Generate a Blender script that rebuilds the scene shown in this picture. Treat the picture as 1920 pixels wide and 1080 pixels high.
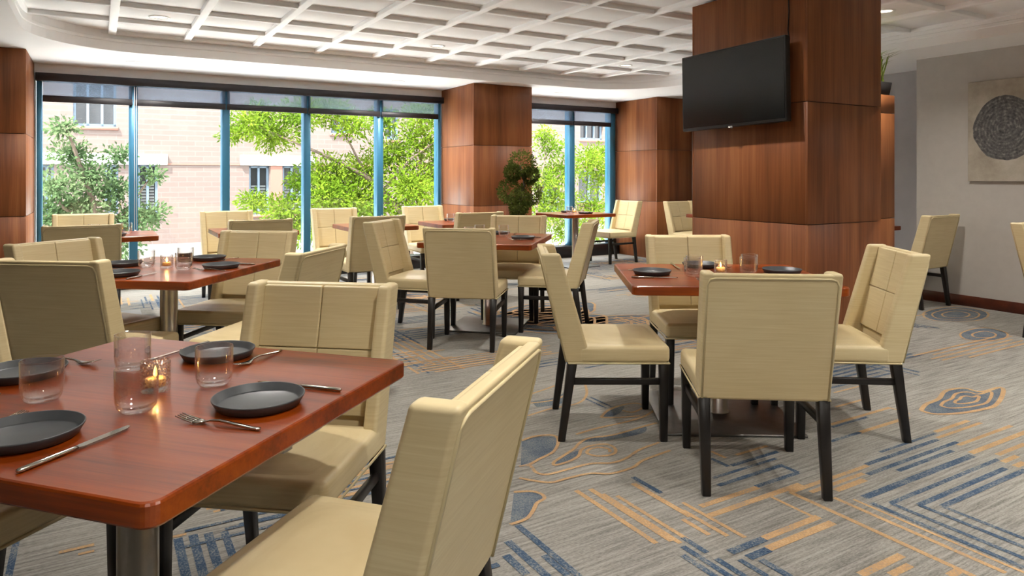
import bpy, bmesh, math, random
from mathutils import Vector, Matrix
random.seed(7)
for o in list(bpy.data.objects): bpy.data.objects.remove(o)
scene = bpy.context.scene
C = scene.collection
# ------------------------------------------------------------------ camera
F, Y0, HC = 1312.2, 329.3, 1.29           # focal length and horizon in px of 1920x1080, eye height
YAW = math.radians(30.625)                # room grid against the view
cam = bpy.data.cameras.new('camera'); camo = bpy.data.objects.new('camera', cam); C.objects.link(camo)
camo.location = (0, 0, HC); camo.rotation_euler = (math.pi/2, 0, 0)
cam.sensor_width = 36; cam.lens = F/1920*36; cam.shift_y = -(540-Y0)/1920; cam.clip_start = .05
scene.camera = camo
# ------------------------------------------------------------------ world, sun, exposure
w = bpy.data.worlds.new('sky'); scene.world = w; w.use_nodes = True
bg = w.node_tree.nodes['Background']; bg.inputs[0].default_value = (.92, .96, 1, 1); bg.inputs[1].default_value = 6.0
sun = bpy.data.lights.new('sun', 'SUN'); sun.energy = 27.0; sun.angle = .03; sun.color = (1, .97, .93)
suno = bpy.data.objects.new('sun', sun); C.objects.link(suno)
Bv = Vector((math.cos(YAW), math.sin(YAW), 0)); Av = Vector((-math.sin(YAW), math.cos(YAW), 0))
suno.rotation_euler = (Av*.22 + Bv*.5 - Vector((0, 0, .9))).to_track_quat('-Z', 'Y').to_euler()
scene.view_settings.view_transform = 'Standard'; scene.view_settings.look = 'None'
scene.view_settings.gamma = 1; scene.view_settings.use_curve_mapping = False
scene.view_settings.exposure = 0.5
LAMP = 26.0
# ------------------------------------------------------------------ geometry helpers
def uv2w(u, v, z=0): return Vector((u*Bv.x + v*Av.x, u*Bv.y + v*Av.y, z))
def w2uv(x, y): return (x*Bv.x + y*Bv.y, x*Av.x + y*Av.y)
def floor_at(px, py, z=0.0):              # a point of the photograph lying at height z
    Z = F*(HC-z)/(py-Y0); return Vector(((px-960)/F*Z, Z, z))
def on_v(px, v, py=None):                 # u (and z) of a photograph point on the plane v = const
    t = (px-960)/F; Z = v/(t*Av.x + Av.y); u = Z*(t*Bv.x + Bv.y)
    return u if py is None else (u, HC + (Y0-py)/F*Z)

class MB:
    def __init__(s): s.v = []; s.f = []; s.sm = []
    def add(s, vs, fs, smooth=False):
        n = len(s.v); s.v += [tuple(p) for p in vs]; s.f += [tuple(i+n for i in f) for f in fs]; s.sm += [smooth]*len(fs); return s
    def box(s, x0, x1, y0, y1, z0, z1, bev=0, seg=2):
        bm = bmesh.new()
        vs = [bm.verts.new(p) for p in ((x0,y0,z0),(x1,y0,z0),(x1,y1,z0),(x0,y1,z0),(x0,y0,z1),(x1,y0,z1),(x1,y1,z1),(x0,y1,z1))]
        for f in ((0,3,2,1),(4,5,6,7),(0,1,5,4),(1,2,6,5),(2,3,7,6),(3,0,4,7)): bm.faces.new([vs[i] for i in f])
        return s.bmx(bm, bev, seg)
    def hexa(s, p, bev=0, seg=2):         # 8 corners, bottom ring then top ring
        bm = bmesh.new(); vs = [bm.verts.new(q) for q in p]
        for f in ((0,3,2,1),(4,5,6,7),(0,1,5,4),(1,2,6,5),(2,3,7,6),(3,0,4,7)): bm.faces.new([vs[i] for i in f])
        return s.bmx(bm, bev, seg)
    def loft(s, rings, bev=0, seg=2, smooth=False, cap=True):
        bm = bmesh.new(); R = [[bm.verts.new(p) for p in r] for r in rings]; n = len(R[0])
        for a, b in zip(R, R[1:]):
            for i in range(n): bm.faces.new((a[i], a[(i+1) % n], b[(i+1) % n], b[i]))
        if cap: bm.faces.new(R[0][::-1]); bm.faces.new(R[-1])
        return s.bmx(bm, bev, seg, smooth)
    def bmx(s, bm, bev=0, seg=2, smooth=False):
        if bev: bmesh.ops.bevel(bm, geom=list(bm.edges), offset=bev, segments=seg, profile=.5, affect='EDGES', clamp_overlap=True); smooth = True
        bmesh.ops.recalc_face_normals(bm, faces=list(bm.faces))
        bm.verts.index_update()
        s.add([v.co for v in bm.verts], [[v.index for v in f.verts] for f in bm.faces], smooth); bm.free(); return s
    def lathe(s, prof, n=32, c=(0,0,0), smooth=True):
        vs = []; fs = []; m = len(prof)
        for k in range(n):
            a = 2*math.pi*k/n
            vs += [(c[0]+r*math.cos(a), c[1]+r*math.sin(a), c[2]+z) for r, z in prof]
        for k in range(n):
            for i in range(m-1):
                a = k*m+i; b = ((k+1) % n)*m+i; fs.append((a, b, b+1, a+1))
        return s.add(vs, fs, smooth)
    def tube(s, path, r, n=8, closed=False):
        P = [Vector(p) for p in path]; m = len(P); vs = []; fs = []
        R = r if isinstance(r, (list, tuple)) else [r]*m
        up = Vector((0.13, .21, 1)).normalized()
        for i, p in enumerate(P):
            if closed: t = (P[(i+1) % m]-P[i-1])
            else: t = P[min(i+1, m-1)]-P[max(i-1, 0)]
            t.normalize(); a = t.cross(up)
            if a.length < .1: a = t.cross(Vector((1, 0, 0)))
            a.normalize(); b = t.cross(a)
            vs += [p + (a*math.cos(2*math.pi*k/n)+b*math.sin(2*math.pi*k/n))*R[i] for k in range(n)]
        for i in range(m if closed else m-1):
            j = (i+1) % m
            for k in range(n): fs.append((i*n+k, i*n+(k+1) % n, j*n+(k+1) % n, j*n+k))
        if not closed: fs += [tuple(range(n))[::-1], tuple((m-1)*n+k for k in range(n))]
        return s.add(vs, fs, True)
    def mesh(s, name):
        me = bpy.data.meshes.new(name); me.from_pydata(s.v, [], s.f)
        me.polygons.foreach_set('use_smooth', s.sm); me.update(); return me
    def build(s, name, mat, parent=None, wn=False, rot=None, loc=None):
        me = s.mesh(name); me.materials.append(mat)
        return link(name, me, parent, wn, rot, loc)
def link(name, me, parent=None, wn=False, rot=None, loc=None):
    o = bpy.data.objects.new(name, me); C.objects.link(o)
    if parent: o.parent = parent
    if wn: o.modifiers.new('normals', 'WEIGHTED_NORMAL').keep_sharp = True
    if rot is not None: o.rotation_euler = (0, 0, rot)
    if loc is not None: o.location = loc
    return o
def empty(name, loc=(0,0,0), rz=0):
    o = bpy.data.objects.new(name, None); C.objects.link(o); o.location = loc; o.rotation_euler = (0, 0, rz); return o
def tag(o, label, cat, group=None):
    o['label'] = label; o['category'] = cat
    if group: o['group'] = group
    return o
def struct(o): o['kind'] = 'structure'; return o
def copy_tree(o, parent=None):
    c = o.copy(); C.objects.link(c); c.parent = parent
    for ch in list(o.children): copy_tree(ch, c)
    return c
# ------------------------------------------------------------------ materials
def s2l(c): return tuple(((x/255)/12.92 if x/255 <= .04045 else ((x/255+.055)/1.055)**2.4) for x in c) + (1,)
class NT:
    def __init__(s, name):
        s.m = bpy.data.materials.new(name); s.m.use_nodes = True; s.t = s.m.node_tree; s.b = s.t.nodes['Principled BSDF']; s.out = s.t.nodes['Material Output']
    def n(s, typ, ins=None, **kw):
        k = s.t.nodes.new(typ)
        for a, b in kw.items(): setattr(k, a, b)
        for a, b in (ins or {}).items():
            if isinstance(b, bpy.types.NodeSocket): s.t.links.new(b, k.inputs[a])
            else: k.inputs[a].default_value = b
        return k
    def coord(s, sc=(1,1,1), which='Object', rot=(0,0,0)):
        tc = s.n('ShaderNodeTexCoord'); return s.n('ShaderNodeMapping', {0: tc.outputs[which], 2: rot, 3: sc}).outputs[0]
    def noise(s, vec, scale, detail=3, rough=.5): return s.n('ShaderNodeTexNoise', {'Vector': vec, 'Scale': scale, 'Detail': detail, 'Roughness': rough}).outputs[0]
    def ramp(s, fac, stops):
        r = s.n('ShaderNodeValToRGB', {0: fac}); e = r.color_ramp.elements
        while len(e) < len(stops): e.new(.5)
        for k, (p, c) in zip(e, stops): k.position = p; k.color = c
        return r.outputs[0]
    def mix(s, fac, a, b, mode='MIX'):
        k = s.n('ShaderNodeMix', data_type='RGBA', blend_type=mode)
        for i, x in ((0, fac), (6, a), (7, b)):
            if isinstance(x, bpy.types.NodeSocket): s.t.links.new(x, k.inputs[i])
            else: k.inputs[i].default_value = x
        return k.outputs[2]
    def math(s, op, a, b=0.0):
        k = s.n('ShaderNodeMath', operation=op)
        for i, x in ((0, a), (1, b)):
            if isinstance(x, bpy.types.NodeSocket): s.t.links.new(x, k.inputs[i])
            else: k.inputs[i].default_value = x
        return k.outputs[0]
    def set(s, **kw):
        names = dict(color='Base Color', rough='Roughness', metal='Metallic', spec='Specular IOR Level', coat='Coat Weight', coatr='Coat Roughness', trans='Transmission Weight', ior='IOR', emit='Emission Color', emits='Emission Strength', sheen='Sheen Weight')
        for k, v in kw.items():
            if isinstance(v, bpy.types.NodeSocket): s.t.links.new(v, s.b.inputs[names[k]])
            else: s.b.inputs[names[k]].default_value = v
        return s
    def bump(s, h, strength=.2, dist=.01):
        k = s.n('ShaderNodeBump', {'Height': h, 'Strength': strength, 'Distance': dist}); s.t.links.new(k.outputs[0], s.b.inputs['Normal']); return s
def plain(name, rgb, rough=.5, metal=0, var=.06, scale=6, **kw):
    t = NT(name); c = s2l(rgb); v = t.noise(t.coord(), scale, 3)
    d = tuple(x*(1-var) for x in c[:3]) + (1,); l = tuple(min(1, x*(1+var)) for x in c[:3]) + (1,)
    t.set(color=t.ramp(v, [(.3, d), (.7, l)]), rough=rough, metal=metal, **kw); return t.m
def wood(name, dark, mid, light, rough=.3, axis='z', coat=.2, fig=1.0, grainscale=1.0):
    t = NT(name); g = grainscale
    sc = {'z': (9*g, 9*g, .55*g), 'x': (.9*g, 9*g, 9*g)}[axis]
    info = t.n('ShaderNodeObjectInfo')
    base = t.n('ShaderNodeVectorMath', {0: t.coord(sc)}, operation='ADD')
    off = t.n('ShaderNodeVectorMath', {0: info.outputs['Location'], 1: (3.1, 2.7, 1.3)}, operation='MULTIPLY'); t.t.links.new(off.outputs[0], base.inputs[1])
    a = t.noise(base.outputs[0], 1.0*fig, 4, .55)
    fine = t.noise(t.coord({'z': (70, 70, 2.2), 'x': (3, 90, 90)}[axis]), 1.0, 3, .6)
    band = t.noise(t.coord({'z': (2.6, 2.6, .01), 'x': (.01, 3.2, 3.2)}[axis]), 1.0, 1)
    f = t.math('ADD', t.math('MULTIPLY', a, .55), t.math('ADD', t.math('MULTIPLY', fine, .25), t.math('MULTIPLY', band, .25)))
    t.set(color=t.ramp(f, [(.38, s2l(dark)), (.52, s2l(mid)), (.68, s2l(light))]), rough=rough, coat=coat, coatr=.12, spec=.35)
    t.bump(fine, .04, .002); return t.m
def leather():
    t = NT('cream_leather')
    lines = t.noise(t.coord((5, 5, 160)), 1.0, 3, .6); fine = t.noise(t.coord((90, 90, 260)), 1.0, 2)
    big = t.noise(t.coord(), 3.0, 2)
    c = t.ramp(t.math('ADD', t.math('MULTIPLY', lines, .6), t.math('MULTIPLY', big, .4)), [(.36, s2l((206, 187, 143))), (.5, s2l((212, 194, 151))), (.66, s2l((219, 203, 161)))])
    t.set(color=c, rough=.40, spec=.45); t.bump(t.math('ADD', t.math('MULTIPLY', lines, .8), t.math('MULTIPLY', fine, .3)), .09, .002); return t.m
M = {}
M['leather'] = leather()
M['piping'] = plain('cream_piping', (206, 190, 148), .4)
M['blackwood'] = plain('black_stained_wood', (27, 23, 21), .35, var=.2)
M['table'] = wood('table_cherry', (84, 30, 2), (134, 54, 4), (160, 76, 14), .3, 'x', .25, 1.0)
M['panel'] = wood('column_cherry', (108, 60, 32), (136, 80, 44), (160, 102, 60), .5, 'z', .0, .9)
M['steel'] = plain('brushed_steel', (176, 172, 166), .28, 1.0, .05, 40)
M['darksteel'] = plain('base_plate_steel', (128, 126, 124), .45, 1.0, .08, 20)
M['cutlery'] = plain('polished_cutlery', (196, 190, 182), .14, 1.0, .02)
M['plate'] = plain('charcoal_stoneware', (66, 69, 72), .40, var=.05, scale=60)
M['white'] = plain('white_ceiling_paint', (249, 249, 249), .8, var=.008)
M['tile'] = plain('ceiling_tile_paint', (244, 244, 244), .85, var=.01, scale=30)
M['beam'] = plain('ceiling_beam_paint', (249, 249, 249), .75, var=.012)
M['sidewall'] = plain('grey_wallcovering', (184, 179, 172), .75, var=.03, scale=14)
M['recess'] = plain('darker_grey_wall', (168, 165, 165), .8, var=.03, scale=8)
M['baseboard'] = wood('baseboard_wood', (62, 24, 12), (80, 34, 18), (96, 44, 24), .4, 'x', .1)
M['mullion'] = plain('teal_grey_aluminium', (56, 118, 150), .4, .2, .04)
M['header'] = plain('dark_bronze_header', (44, 42, 46), .5, var=.04)
M['sill'] = plain('black_sill', (26, 26, 28), .45)
M['tvframe'] = plain('tv_black_plastic', (16, 16, 17), .3)
M['tvscreen'] = plain('tv_screen', (10, 11, 11), .16, var=.02)
M['chrome'] = plain('chrome', (225, 225, 225), .1, 1.0, .01)
M['cable'] = plain('cable_black', (20, 14, 12), .5)
M['shadewhite'] = plain('white_plastic', (235, 235, 235), .4, var=.01)
def glasspane():
    t = NT('window_glass'); n = t.t
    tr = t.n('ShaderNodeBsdfTransparent', {0: (.97, .985, .98, 1)}); gl = t.n('ShaderNodeBsdfGlossy', {0: (1, 1, 1, 1), 1: .0})
    lw = t.n('ShaderNodeLayerWeight', {0: .5}).outputs['Facing']; fr = t.math('ADD', t.math('MULTIPLY', t.math('POWER', lw, 4.0), .8), .035)
    mx = t.n('ShaderNodeMixShader', {0: fr, 1: tr.outputs[0], 2: gl.outputs[0]}); n.links.new(mx.outputs[0], t.out.inputs[0]); return t.m
M['pane'] = glasspane()
def shadecloth():
    t = NT('solar_shade_cloth'); v = t.noise(t.coord((400, 400, 400)), 1, 1)
    tr = t.n('ShaderNodeBsdfTransparent', {0: (.72, .78, .85, 1)}); df = t.n('ShaderNodeBsdfTranslucent', {0: t.ramp(v, [(.3, s2l((100, 108, 120))), (.7, s2l((120, 128, 140)))])})
    mx = t.n('ShaderNodeMixShader', {0: .40, 1: tr.outputs[0], 2: df.outputs[0]}); t.t.links.new(mx.outputs[0], t.out.inputs[0]); return t.m
M['shade'] = shadecloth()
def drinkglass(name, bumpy=False):
    t = NT(name)
    gl = t.n('ShaderNodeBsdfGlossy', {0: (1, 1, 1, 1), 1: .02})
    tr = t.n('ShaderNodeBsdfTransparent', {0: (.985, .985, .985, 1)})
    lw = t.n('ShaderNodeLayerWeight', {0: .5}); fr = t.math('ADD', t.math('MULTIPLY', t.math('POWER', lw.outputs['Facing'], 2.0), .85), .05)
    mx = t.n('ShaderNodeMixShader', {0: fr, 1: tr.outputs[0], 2: gl.outputs[0]})
    if bumpy:
        b = t.n('ShaderNodeBump', {'Height': t.n('ShaderNodeTexVoronoi', {'Vector': t.coord(), 'Scale': 130}).outputs[0], 'Strength': .9, 'Distance': .004})
        t.t.links.new(b.outputs[0], gl.inputs['Normal']); t.t.links.new(b.outputs[0], lw.inputs['Normal'])
    t.t.links.new(mx.outputs[0], t.out.inputs[0]); return t.m
M['glass'] = drinkglass('clear_drinking_glass'); M['votive'] = drinkglass('pebbled_votive_glass', True)
def emit(name, rgb, st): t = NT(name); t.set(color=s2l(rgb), emit=s2l(rgb), emits=st); return t.m
M['flame'] = emit('flame', (255, 190, 90), 14); M['lens'] = emit('lamp_lens', (255, 240, 215), 3.0)
M['wax'] = plain('candle_wax', (250, 205, 130), .5)
def carpet(name, c0, c1, c2, mottled=False):
    t = NT(name)
    st = t.noise(t.coord((3.5, 75, 1)), 1.0, 4, .65); fine = t.noise(t.coord((60, 240, 1)), 1.0, 2, .7); big = t.noise(t.coord((.5, .9, 1)), 1.0, 2)
    f = t.math('ADD', t.math('MULTIPLY', st, .5), t.math('ADD', t.math('MULTIPLY', fine, .3), t.math('MULTIPLY', big, .2)))
    if mottled:
        sp = t.noise(t.coord((150, 95, 1)), 1.0, 3, .75); pt = t.noise(t.coord((9, 9, 1)), 1.0, 3); f = t.math('ADD', t.math('MULTIPLY', sp, .62), t.math('ADD', t.math('MULTIPLY', f, .10), t.math('MULTIPLY', pt, .30)))
    t.set(color=t.ramp(f, [(.38, s2l(c0)), (.5, s2l(c1)), (.64, s2l(c2))]), rough=.95, spec=.1); t.bump(fine, .4, .004); return t.m
M['carpet'] = carpet('grey_streaked_carpet', (106, 103, 99), (141, 138, 132), (168, 165, 158))
M['c_orange'] = carpet('orange_carpet_yarn', (140, 134, 126), (176, 140, 100), (194, 166, 130), True)
M['c_blue'] = carpet('blue_carpet_yarn', (44, 62, 88), (70, 88, 108), (144, 142, 136), True)
M['c_fill'] = carpet('slate_carpet_yarn', (66, 78, 94), (94, 104, 114), (132, 132, 128), True)
def brick():
    t = NT('pale_brick'); b = t.n('ShaderNodeTexBrick', {'Vector': t.coord((1, 1, 1), rot=(math.pi/2, 0, 0)), 'Color1': s2l((107, 92, 86)), 'Color2': s2l((102, 87, 81)), 'Mortar': s2l((109, 98, 93)), 'Scale': 1.0, 'Mortar Size': .012, 'Brick Width': .42, 'Row Height': .14})
    t.set(color=b.outputs[0], rough=.9); return t.m
M['brick'] = brick(); M['redbrick'] = plain('reddish_brick', (128, 92, 80), .9, scale=30)
M['lintel'] = plain('white_stone', (190, 186, 180), .8); M['bframe'] = plain('blue_grey_frame', (96, 112, 126), .5)
M['bpane'] = plain('dark_pane', (44, 44, 46), .12, var=.25, scale=1.5); M['bblind'] = plain('grey_blind', (96, 98, 97), .6)
M['concrete'] = plain('pale_bounce_pavement', (228, 227, 225), .9)
def leaf(name, a, b, c):
    t = NT(name); v = t.noise(t.coord(), 2.2, 4, .7); col = t.ramp(v, [(.3, s2l(a)), (.5, s2l(b)), (.7, s2l(c))])
    df = t.n('ShaderNodeBsdfDiffuse', {0: col}); tl = t.n('ShaderNodeBsdfTranslucent', {0: col})
    mx = t.n('ShaderNodeMixShader', {0: .4, 1: df.outputs[0], 2: tl.outputs[0]}); t.t.links.new(mx.outputs[0], t.out.inputs[0]); return t.m
M['leaf_bright'] = leaf('bright_locust_leaves', (52, 78, 20), (86, 110, 28), (120, 138, 46))
M['leaf_grey'] = leaf('grey_green_leaves', (48, 66, 42), (74, 94, 62), (106, 120, 86))
M['leaf_dark'] = leaf('boxwood_leaves', (44, 54, 22), (82, 92, 42), (124, 128, 66))
M['bark'] = plain('bark', (88, 74, 62), .9, var=.2)
M['pot'] = plain('dark_pot', (40, 38, 38), .5)
M['grass'] = leaf('grass_blades', (56, 74, 26), (98, 110, 46), (150, 150, 90))
def artprint():
    t = NT('tree_ring_print')
    tc = t.coord(); wv = t.n('ShaderNodeVectorMath', {0: tc}, operation='ADD')
    nz = t.n('ShaderNodeTexNoise', {'Vector': tc, 'Scale': 5.0, 'Detail': 3.0})
    sc = t.n('ShaderNodeVectorMath', {0: nz.outputs[1], 1: (0, .05, .05)}, operation='MULTIPLY'); t.t.links.new(sc.outputs[0], wv.inputs[1])
    ctr = t.n('ShaderNodeVectorMath', {0: wv.outputs[0], 1: (0, .185, .045)}, operation='SUBTRACT')
    ln = t.n('ShaderNodeVectorMath', {0: ctr.outputs[0]}, operation='MULTIPLY'); ln.inputs[1].default_value = (0, 1.1, 1)
    d = t.n('ShaderNodeVectorMath', {0: ln.outputs[0]}, operation='LENGTH').outputs['Value']
    ring = t.math('SINE', t.math('MULTIPLY', d, 210)); 
    rad = t.noise(t.coord((1, 14, 14)), 2.0, 4, .7)
    wd = t.ramp(t.math('ADD', t.math('MULTIPLY', ring, .045), rad), [(.3, s2l((52, 52, 53))), (.55, s2l((98, 97, 96))), (.75, s2l((150, 147, 142)))])
    bgc = t.ramp(t.noise(tc, 4.5, 5, .65), [(.3, s2l((150, 140, 124))), (.5, s2l((170, 161, 146))), (.7, s2l((186, 178, 164)))])
    inside = t.math('LESS_THAN', d, .305)
    t.set(color=t.mix(inside, bgc, wd), rough=.7); return t.m
M['art'] = artprint(); M['artedge'] = plain('canvas_edge', (168, 160, 146), .8)
# ------------------------------------------------------------------ the room (grid frame: u along the window wall, v towards it)
VW, VC = 9.14, 8.13                       # window wall, column fronts
HS, HB = 2.505, 2.658                     # soffit, underside of the ceiling beams
UR, VJ, UR2 = 7.40, 4.16, 8.15            # right wall, its end, recessed wall
CELL = .661; U0 = .121; V1 = 7.156        # ceiling grid
UL, VB = -3.2, -5.2
R = YAW
floor = struct(MB().box(UL-.1, UR2+.3, VB-.1, VW+.1, -.06, 0).build('floor', M['carpet'], rot=R))
# ceiling: panels, beams, perimeter soffit with rounded coffer
ceil = struct(MB().box(UL-.3, UR2+.5, VB-.3, VW+.3, 2.74, 2.80).build('ceiling', M['white'], rot=R))
tile_me = MB().box(.008, CELL-.008, .008, CELL-.008, 2.694, 2.738, .004, 1).mesh('ceiling_tile'); tile_me.materials.append(M['tile'])
CU0, CU1, CV1 = -.54, 6.73, 7.87
i0, i1 = -1, 10
for i in range(i0, i1):
    for j in range(-9, 2):
        o = link('ceiling_tile', tile_me, ceil); o.location = (U0+i*CELL, V1+(j-1)*CELL+CELL, 0)
MB().box(CU0-.1, CU1+.1, VB, V1-9*CELL-.0, 2.694, 2.738).build('ceiling_panel', M['tile'], ceil)
for i in range(i0, i1+1):
    u = U0+i*CELL; MB().box(u-.034, u+.034, VB, CV1+.02, HB, 2.739, .004, 1).build('ceiling_beam', M['beam'], ceil)
for j in range(-14, 2):
    v = V1+j*CELL; MB().box(CU0-.05, CU1+.05, v-.03, v+.03, HB+.001, 2.7385, .004, 1).build('ceiling_beam', M['beam'], ceil)
def soffit_ring():
    def rr(u0, u1, v0, v1, r, n=14):
        pts = []
        for cx, cy, a0 in ((u1-r, v1-r, 0), (u0+r, v1-r, 90), (u0+r, v0+r, 180), (u1-r, v0+r, 270)):
            pts += [(cx+r*math.cos(math.radians(a0+90*k/n)), cy+r*math.sin(math.radians(a0+90*k/n))) for k in range(n+1)]
        return pts
    inn = rr(CU0, CU1, VB+.6, CV1, .95); n = len(inn); m = MB()
    # outer loop: project each inner point to the outer rectangle
    u0, u1, v0, v1 = UL, UR2+.2, VB, VW+.06; cu, cv = (CU0+CU1)/2, (VB+.6+CV1)/2; out = []
    q = (n//4)
    for k, (a, b) in enumerate(inn):
        t = min(((u1 if a > cu else u0)-cu)/(a-cu) if abs(a-cu) > 1e-6 else 9e9, ((v1 if b > cv else v0)-cv)/(b-cv) if abs(b-cv) > 1e-6 else 9e9)
        out.append((cu+(a-cu)*t, cv+(b-cv)*t))
    # exact rectangle corners replace the nearest projected ones
    for cr in ((u1, v1), (u0, v1), (u0, v0), (u1, v0)):
        kk = min(range(n), key=lambda k: (out[k][0]-cr[0])**2+(out[k][1]-cr[1])**2); out[kk] = cr
    levels = [(0, HS), (0, HS+.085), (.012, HS+.09), (.012, HS+.115), (0, HS+.12), (0, 2.739)]
    vs = []; fs = []
    for k in range(n):                     # inner wall with a small moulding step
        a, b = inn[k]; d = Vector((a-cu, b-cv)).normalized()
        vs += [(a-d.x*o, b-d.y*o, z) for o, z in levels] + [(out[k][0], out[k][1], HS)]
    L = len(levels)+1
    for k in range(n):
        j = (k+1) % n
        for l in range(len(levels)-1): fs.append((k*L+l, k*L+l+1, j*L+l+1, j*L+l))
        fs.append((k*L, j*L, j*L+L-1, k*L+L-1))
    return m.add(vs, fs)
struct(soffit_ring().build('trim_1', M['white'], rot=R))
# walls
struct(MB().box(UL-.12, UL, VB-.1, VW+.3, 0, 2.75).build('wall_left', M['sidewall'], rot=R))
struct(MB().box(UL-.1, UR2+.4, VB-.12, VB, 0, 2.75).build('wall_near', M['sidewall'], rot=R))
wr = struct(MB().box(UR, UR+.12, VB, VJ, 0, HS+.02).build('wall_right', M['sidewall'], rot=R))
struct(MB().box(UR2, UR2+.12, VJ-.3, VW+.3, 0, HS+.02).build('wall_recess', M['recess'], rot=R))
struct(MB().box(UR+.12, UR2+.1, VJ-.12, VJ, 0, HS+.02).build('wall_return', M['recess'], rot=R))
struct(MB().box(UR-.014, UR, VB, VJ+.012, 0, .105, .004, 1).box(UR-.014, UR+.12, VJ, VJ+.014, 0, .105).build('baseboard_right', M['baseboard'], rot=R))
struct(MB().box(UR2-.014, UR2, VJ+.02, VW, 0, .105).build('baseboard_recess', M['baseboard'], rot=R))
wbk = MB().box(UL, UR2, VW-.02, VW+.25, 2.40, HS+.03).box(UL, -.58, VW, VW+.25, 0, 2.42).box(4.24, 5.12, VW, VW+.25, 0, 2.42).box(7.40, UR2+.1, VW, VW+.25, 0, 2.42)
struct(wbk.build('wall_back', M['white'], rot=R))
# windows
ZH0, ZH1, ZS = 2.315, 2.40, .18
def window(name, edges, mulls, ua, ub):
    e = struct(empty(name, (0, 0, 0), R))
    MB().box(ua, ub, VW-.10, VW+.06, ZH0, ZH1, .004, 1).build('header', M['header'], e)
    MB().box(ua, ub, VW-.12, VW+.12, 0, ZS, .006, 1).build('sill', M['sill'], e)
    for u, wd in mulls: MB().box(u-wd/2, u+wd/2, VW-.03, VW+.11, ZS, ZH0, .004, 1).build('mullion', M['mullion'], e)
    us = [ua]+[u for u, _ in mulls]+[ub]
    for a, b in zip(us, us[1:]):
        if b-a > .15: MB().box(a+.005, b-.005, VW+.045, VW+.055, ZS, ZH0).build('pane', M['pane'], e)
    return e
L_m = [on_v(p, VW) for p in (250, 423, 575, 711.5)]
R_m = [on_v(1071, VW)]
window('window_1', None, [(-.545, .05)]+[(u, .088) for u in L_m]+[(4.19, .045)], -.575, 4.235)
window('window_2', None, [(5.16, .05)]+[(u, .10) for u in R_m]+[(7.33, .11)], 5.125, 7.395)
allm1 = [-.52]+L_m+[4.17]; allm2 = [5.185]+R_m+[7.28]
names = ['leftmost bay beside the left column', 'second bay from the left', 'third bay from the left', 'fourth bay from the left', 'bay left of the middle column', 'bay right of the topiary column', 'rightmost bay beside the far wood column']
k = 0
for L in (allm1, allm2):
    for a, b in zip(L, L[1:]):
        s = tag(empty('roller_shade', uv2w(a, VW-.055, 2.09), R), 'grey blue roller shade pulled slightly down in the '+names[k], 'window shade', 'roller shades'); k += 1
        ln = b-a
        MB().box(.012, ln-.012, -.002, .002, .07, .235).build('shade_cloth', M['shade'], s)
        MB().box(.008, ln-.008, -.012, .012, .0, .07, .004, 1).build('hem_bar', M['header'], s)
# shade pull chain hanging in front of the first mullion
ch = tag(empty('shade_pull_chain', uv2w(L_m[0]+.015, VW-.08, .60), R), 'white bead pull chain hanging down the first blue mullion from the left', 'shade chain')
MB().tube([(-.008, 0, 0.06), (-.008, 0, 1.70)], .0035, 6).tube([(.012, 0, .06), (.012, 0, 1.70)], .0035, 6).build('chain', M['shadewhite'], ch)
MB().lathe([(0, 0), (.014, .004), (.016, .05), (.008, .07), (0, .072)], 12).build('weight', M['shadewhite'], ch)
# ------------------------------------------------------------------ wood columns
def column(u0, u1, v0, v1, zt, joints, label, name='wood_column', cat='column', seam=None):
    e = tag(empty(name, uv2w((u0+u1)/2, (v0+v1)/2, 0), R), label, cat)
    a, b = (u1-u0)/2, (v1-v0)/2; g = .018
    MB().box(-a+g, a-g, -b+g, b-g, 0, zt-.002).build('core', M['blackwood'], e)
    zs = [.0]+joints+[zt]
    for z0, z1 in zip(zs, zs[1:]):
        z0 += .0025; z1 -= .0025
        MB().box(-a, a, -b, -b+g+.001, z0, z1, .0015, 1).build('panel', M['panel'], e)
        MB().box(-a, a, b-g-.001, b, z0, z1, .0015, 1).build('panel', M['panel'], e)
        MB().box(-a, -a+g+.001, -b+g, b-g, z0, z1, .0015, 1).build('panel', M['panel'], e)
        MB().box(a-g-.001, a, -b+g, b-g, z0, z1, .0015, 1).build('panel', M['panel'], e)
    return e
column(-1.52, -.59, VC, VW-.005, HS-.001, [.90, 1.69], 'dark wood panelled column at the left edge of the window wall')
column(4.23, 5.13, VC, VW-.005, HS-.001, [.89, 1.69], 'wood panelled column behind the topiary between the two windows')
column(7.405, 8.14, VC, VW-.005, HS-.001, [.89, 1.69], 'wood panelled column closing the window wall at its right end')
P_U0, P_U1, P_V0, P_V1 = 4.14, 4.98, 3.06, 4.13
column(P_U0, P_U1, P_V0, P_V1, HB-.002, [.955, 1.795], 'large cherry wood pillar carrying the television')
column(P_U1+.003, 6.33, 3.76, 3.96, 2.03, [.90, 1.86], 'lower wood partition beside the television pillar', 'wood_partition', 'partition')
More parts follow.
